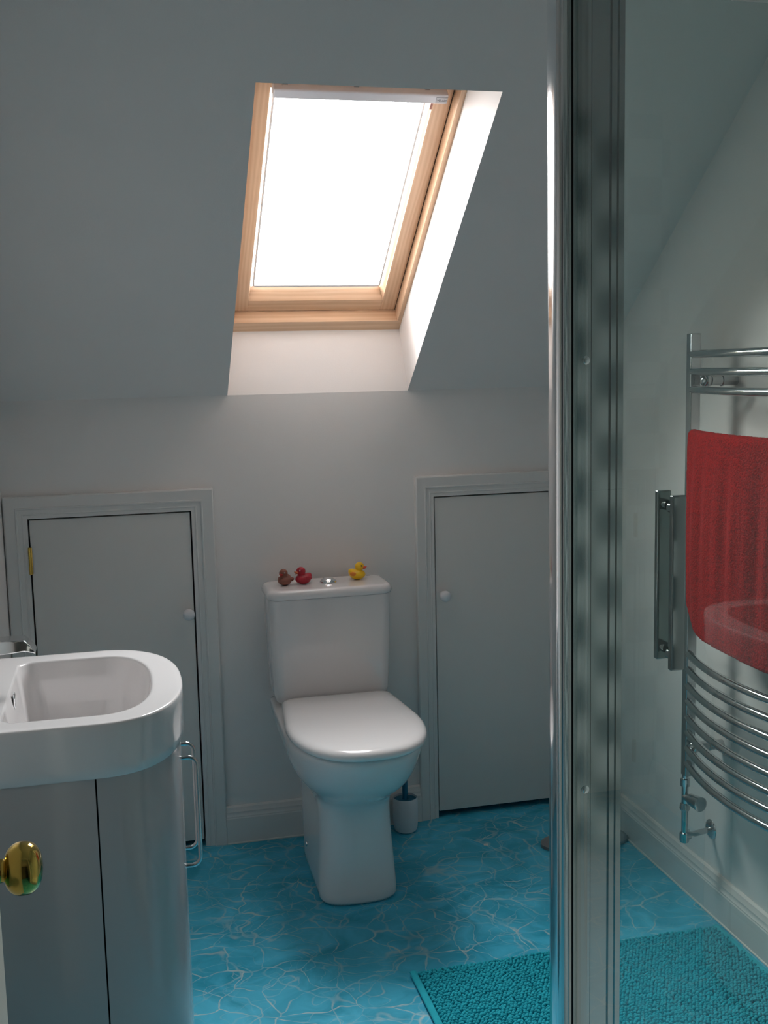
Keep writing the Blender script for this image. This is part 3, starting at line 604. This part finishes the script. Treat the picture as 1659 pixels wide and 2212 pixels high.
# ------------------------------------------------------------------ light
w=bpy.data.worlds.new('sky'); SC.world=w; w.use_nodes=True; nt=w.node_tree; nt.nodes.clear(); N=nt.nodes.new; L=nt.links.new
out=N('ShaderNodeOutputWorld'); bg=N('ShaderNodeBackground'); tc=N('ShaderNodeTexCoord'); nm=N('ShaderNodeVectorMath'); nm.operation='DOT_PRODUCT'
sd=Vector((-.80,.45,.40)).normalized(); nm.inputs[1].default_value=sd
mr=N('ShaderNodeMapRange'); mr.interpolation_type='SMOOTHSTEP'; mr.inputs['From Min'].default_value=.35; mr.inputs['From Max'].default_value=1; mr.inputs['To Min'].default_value=1.0; mr.inputs['To Max'].default_value=1.1
cc=N('ShaderNodeMix'); cc.data_type='RGBA'; cc.inputs[6].default_value=(.97,.98,1.0,1); cc.inputs[7].default_value=(1.0,.93,.91,1)
mf=N('ShaderNodeMapRange'); mf.inputs['From Min'].default_value=.3; mf.inputs['From Max'].default_value=1
sx=N('ShaderNodeSeparateXYZ'); gz=N('ShaderNodeMapRange'); gz.inputs['From Min'].default_value=-.1; gz.inputs['From Max'].default_value=.45; gz.inputs['To Min'].default_value=.12; gz.inputs['To Max'].default_value=1
gy=N('ShaderNodeMapRange'); gy.interpolation_type='SMOOTHSTEP'; gy.inputs['From Min'].default_value=.1; gy.inputs['From Max'].default_value=.62; gy.inputs['To Min'].default_value=.008; gy.inputs['To Max'].default_value=1.7; mq=N('ShaderNodeMath'); mq.operation='MULTIPLY'
ml=N('ShaderNodeMath'); ml.operation='MULTIPLY'; ms=N('ShaderNodeMath'); ms.operation='MULTIPLY'; ms.inputs[1].default_value=32
L(tc.outputs['Generated'],nm.inputs[0]); L(nm.outputs['Value'],mr.inputs['Value']); L(nm.outputs['Value'],mf.inputs['Value']); L(mf.outputs[0],cc.inputs[0]); L(cc.outputs[2],bg.inputs[0])
L(tc.outputs['Generated'],sx.inputs[0]); L(sx.outputs['Z'],gz.inputs['Value']); L(mr.outputs[0],ml.inputs[0]); L(gz.outputs[0],ml.inputs[1]); L(sx.outputs['Y'],gy.inputs['Value']); L(ml.outputs[0],mq.inputs[0]); L(gy.outputs[0],mq.inputs[1]); L(mq.outputs[0],ms.inputs[0]); L(ms.outputs[0],bg.inputs[1]); L(bg.outputs[0],out.inputs[0])
w.cycles.sampling_method='MANUAL'; w.cycles.sample_map_resolution=512
la=bpy.data.lights.new('sky_portal','AREA'); la.shape='RECTANGLE'; la.size=.50; la.size_y=1.02; la.cycles.is_portal=True
lo=bpy.data.objects.new('sky_portal',la); COL.objects.link(lo)
c=Vector(S(.585,.59,.30)); nrm=Vector((0,-sn,-cs)); lo.location=c
zax=-nrm; xax=Vector((1,0,0)); yax=zax.cross(xax); lo.rotation_euler=Matrix((xax,yax,zax)).transposed().to_euler()

# added fill light in the hallway, unseen behind the photographer
lb=bpy.data.lights.new('hall_fill','AREA'); lb.shape='RECTANGLE'; lb.size=1.0; lb.size_y=.8; lb.energy=.6; lb.color=(1,.97,.93)
lp=bpy.data.objects.new('hall_fill',lb); COL.objects.link(lp); lp.location=(.35,-3.9,1.6); lp.rotation_euler=(math.radians(180),0,0)
# ------------------------------------------------------------------ camera
yaw,pitch,roll,f=.2351,.131,-.0224,2391.4
cp,sp,cy,sy=math.cos(pitch),math.sin(pitch),math.cos(yaw),math.sin(yaw)
F=Vector((sy*cp,cy*cp,-sp)); R=Vector((cy,-sy,0)); U=R.cross(F); cr_,sr_=math.cos(roll),math.sin(roll)
R2=R*cr_+U*sr_; U2=U*cr_-R*sr_
cd=bpy.data.cameras.new('camera'); co=bpy.data.objects.new('camera',cd); COL.objects.link(co); SC.camera=co
cd.sensor_fit='VERTICAL'; cd.sensor_height=24; cd.lens=24*f/2212; cd.clip_start=.02
co.matrix_world=Matrix((( R2.x,U2.x,-F.x,0),(R2.y,U2.y,-F.y,-3.2253),(R2.z,U2.z,-F.z,1.42),(0,0,0,1)))
SC.view_settings.view_transform='Standard'; SC.view_settings.look='None'; SC.view_settings.gamma=1; SC.view_settings.use_curve_mapping=False
SC.view_settings.exposure=-0.08
SC.cycles.max_bounces=14; SC.cycles.diffuse_bounces=8; SC.cycles.glossy_bounces=6; SC.cycles.transparent_max_bounces=16
SC.cycles.caustics_reflective=False; SC.cycles.caustics_refractive=False
SC.cycles.sample_clamp_indirect=6
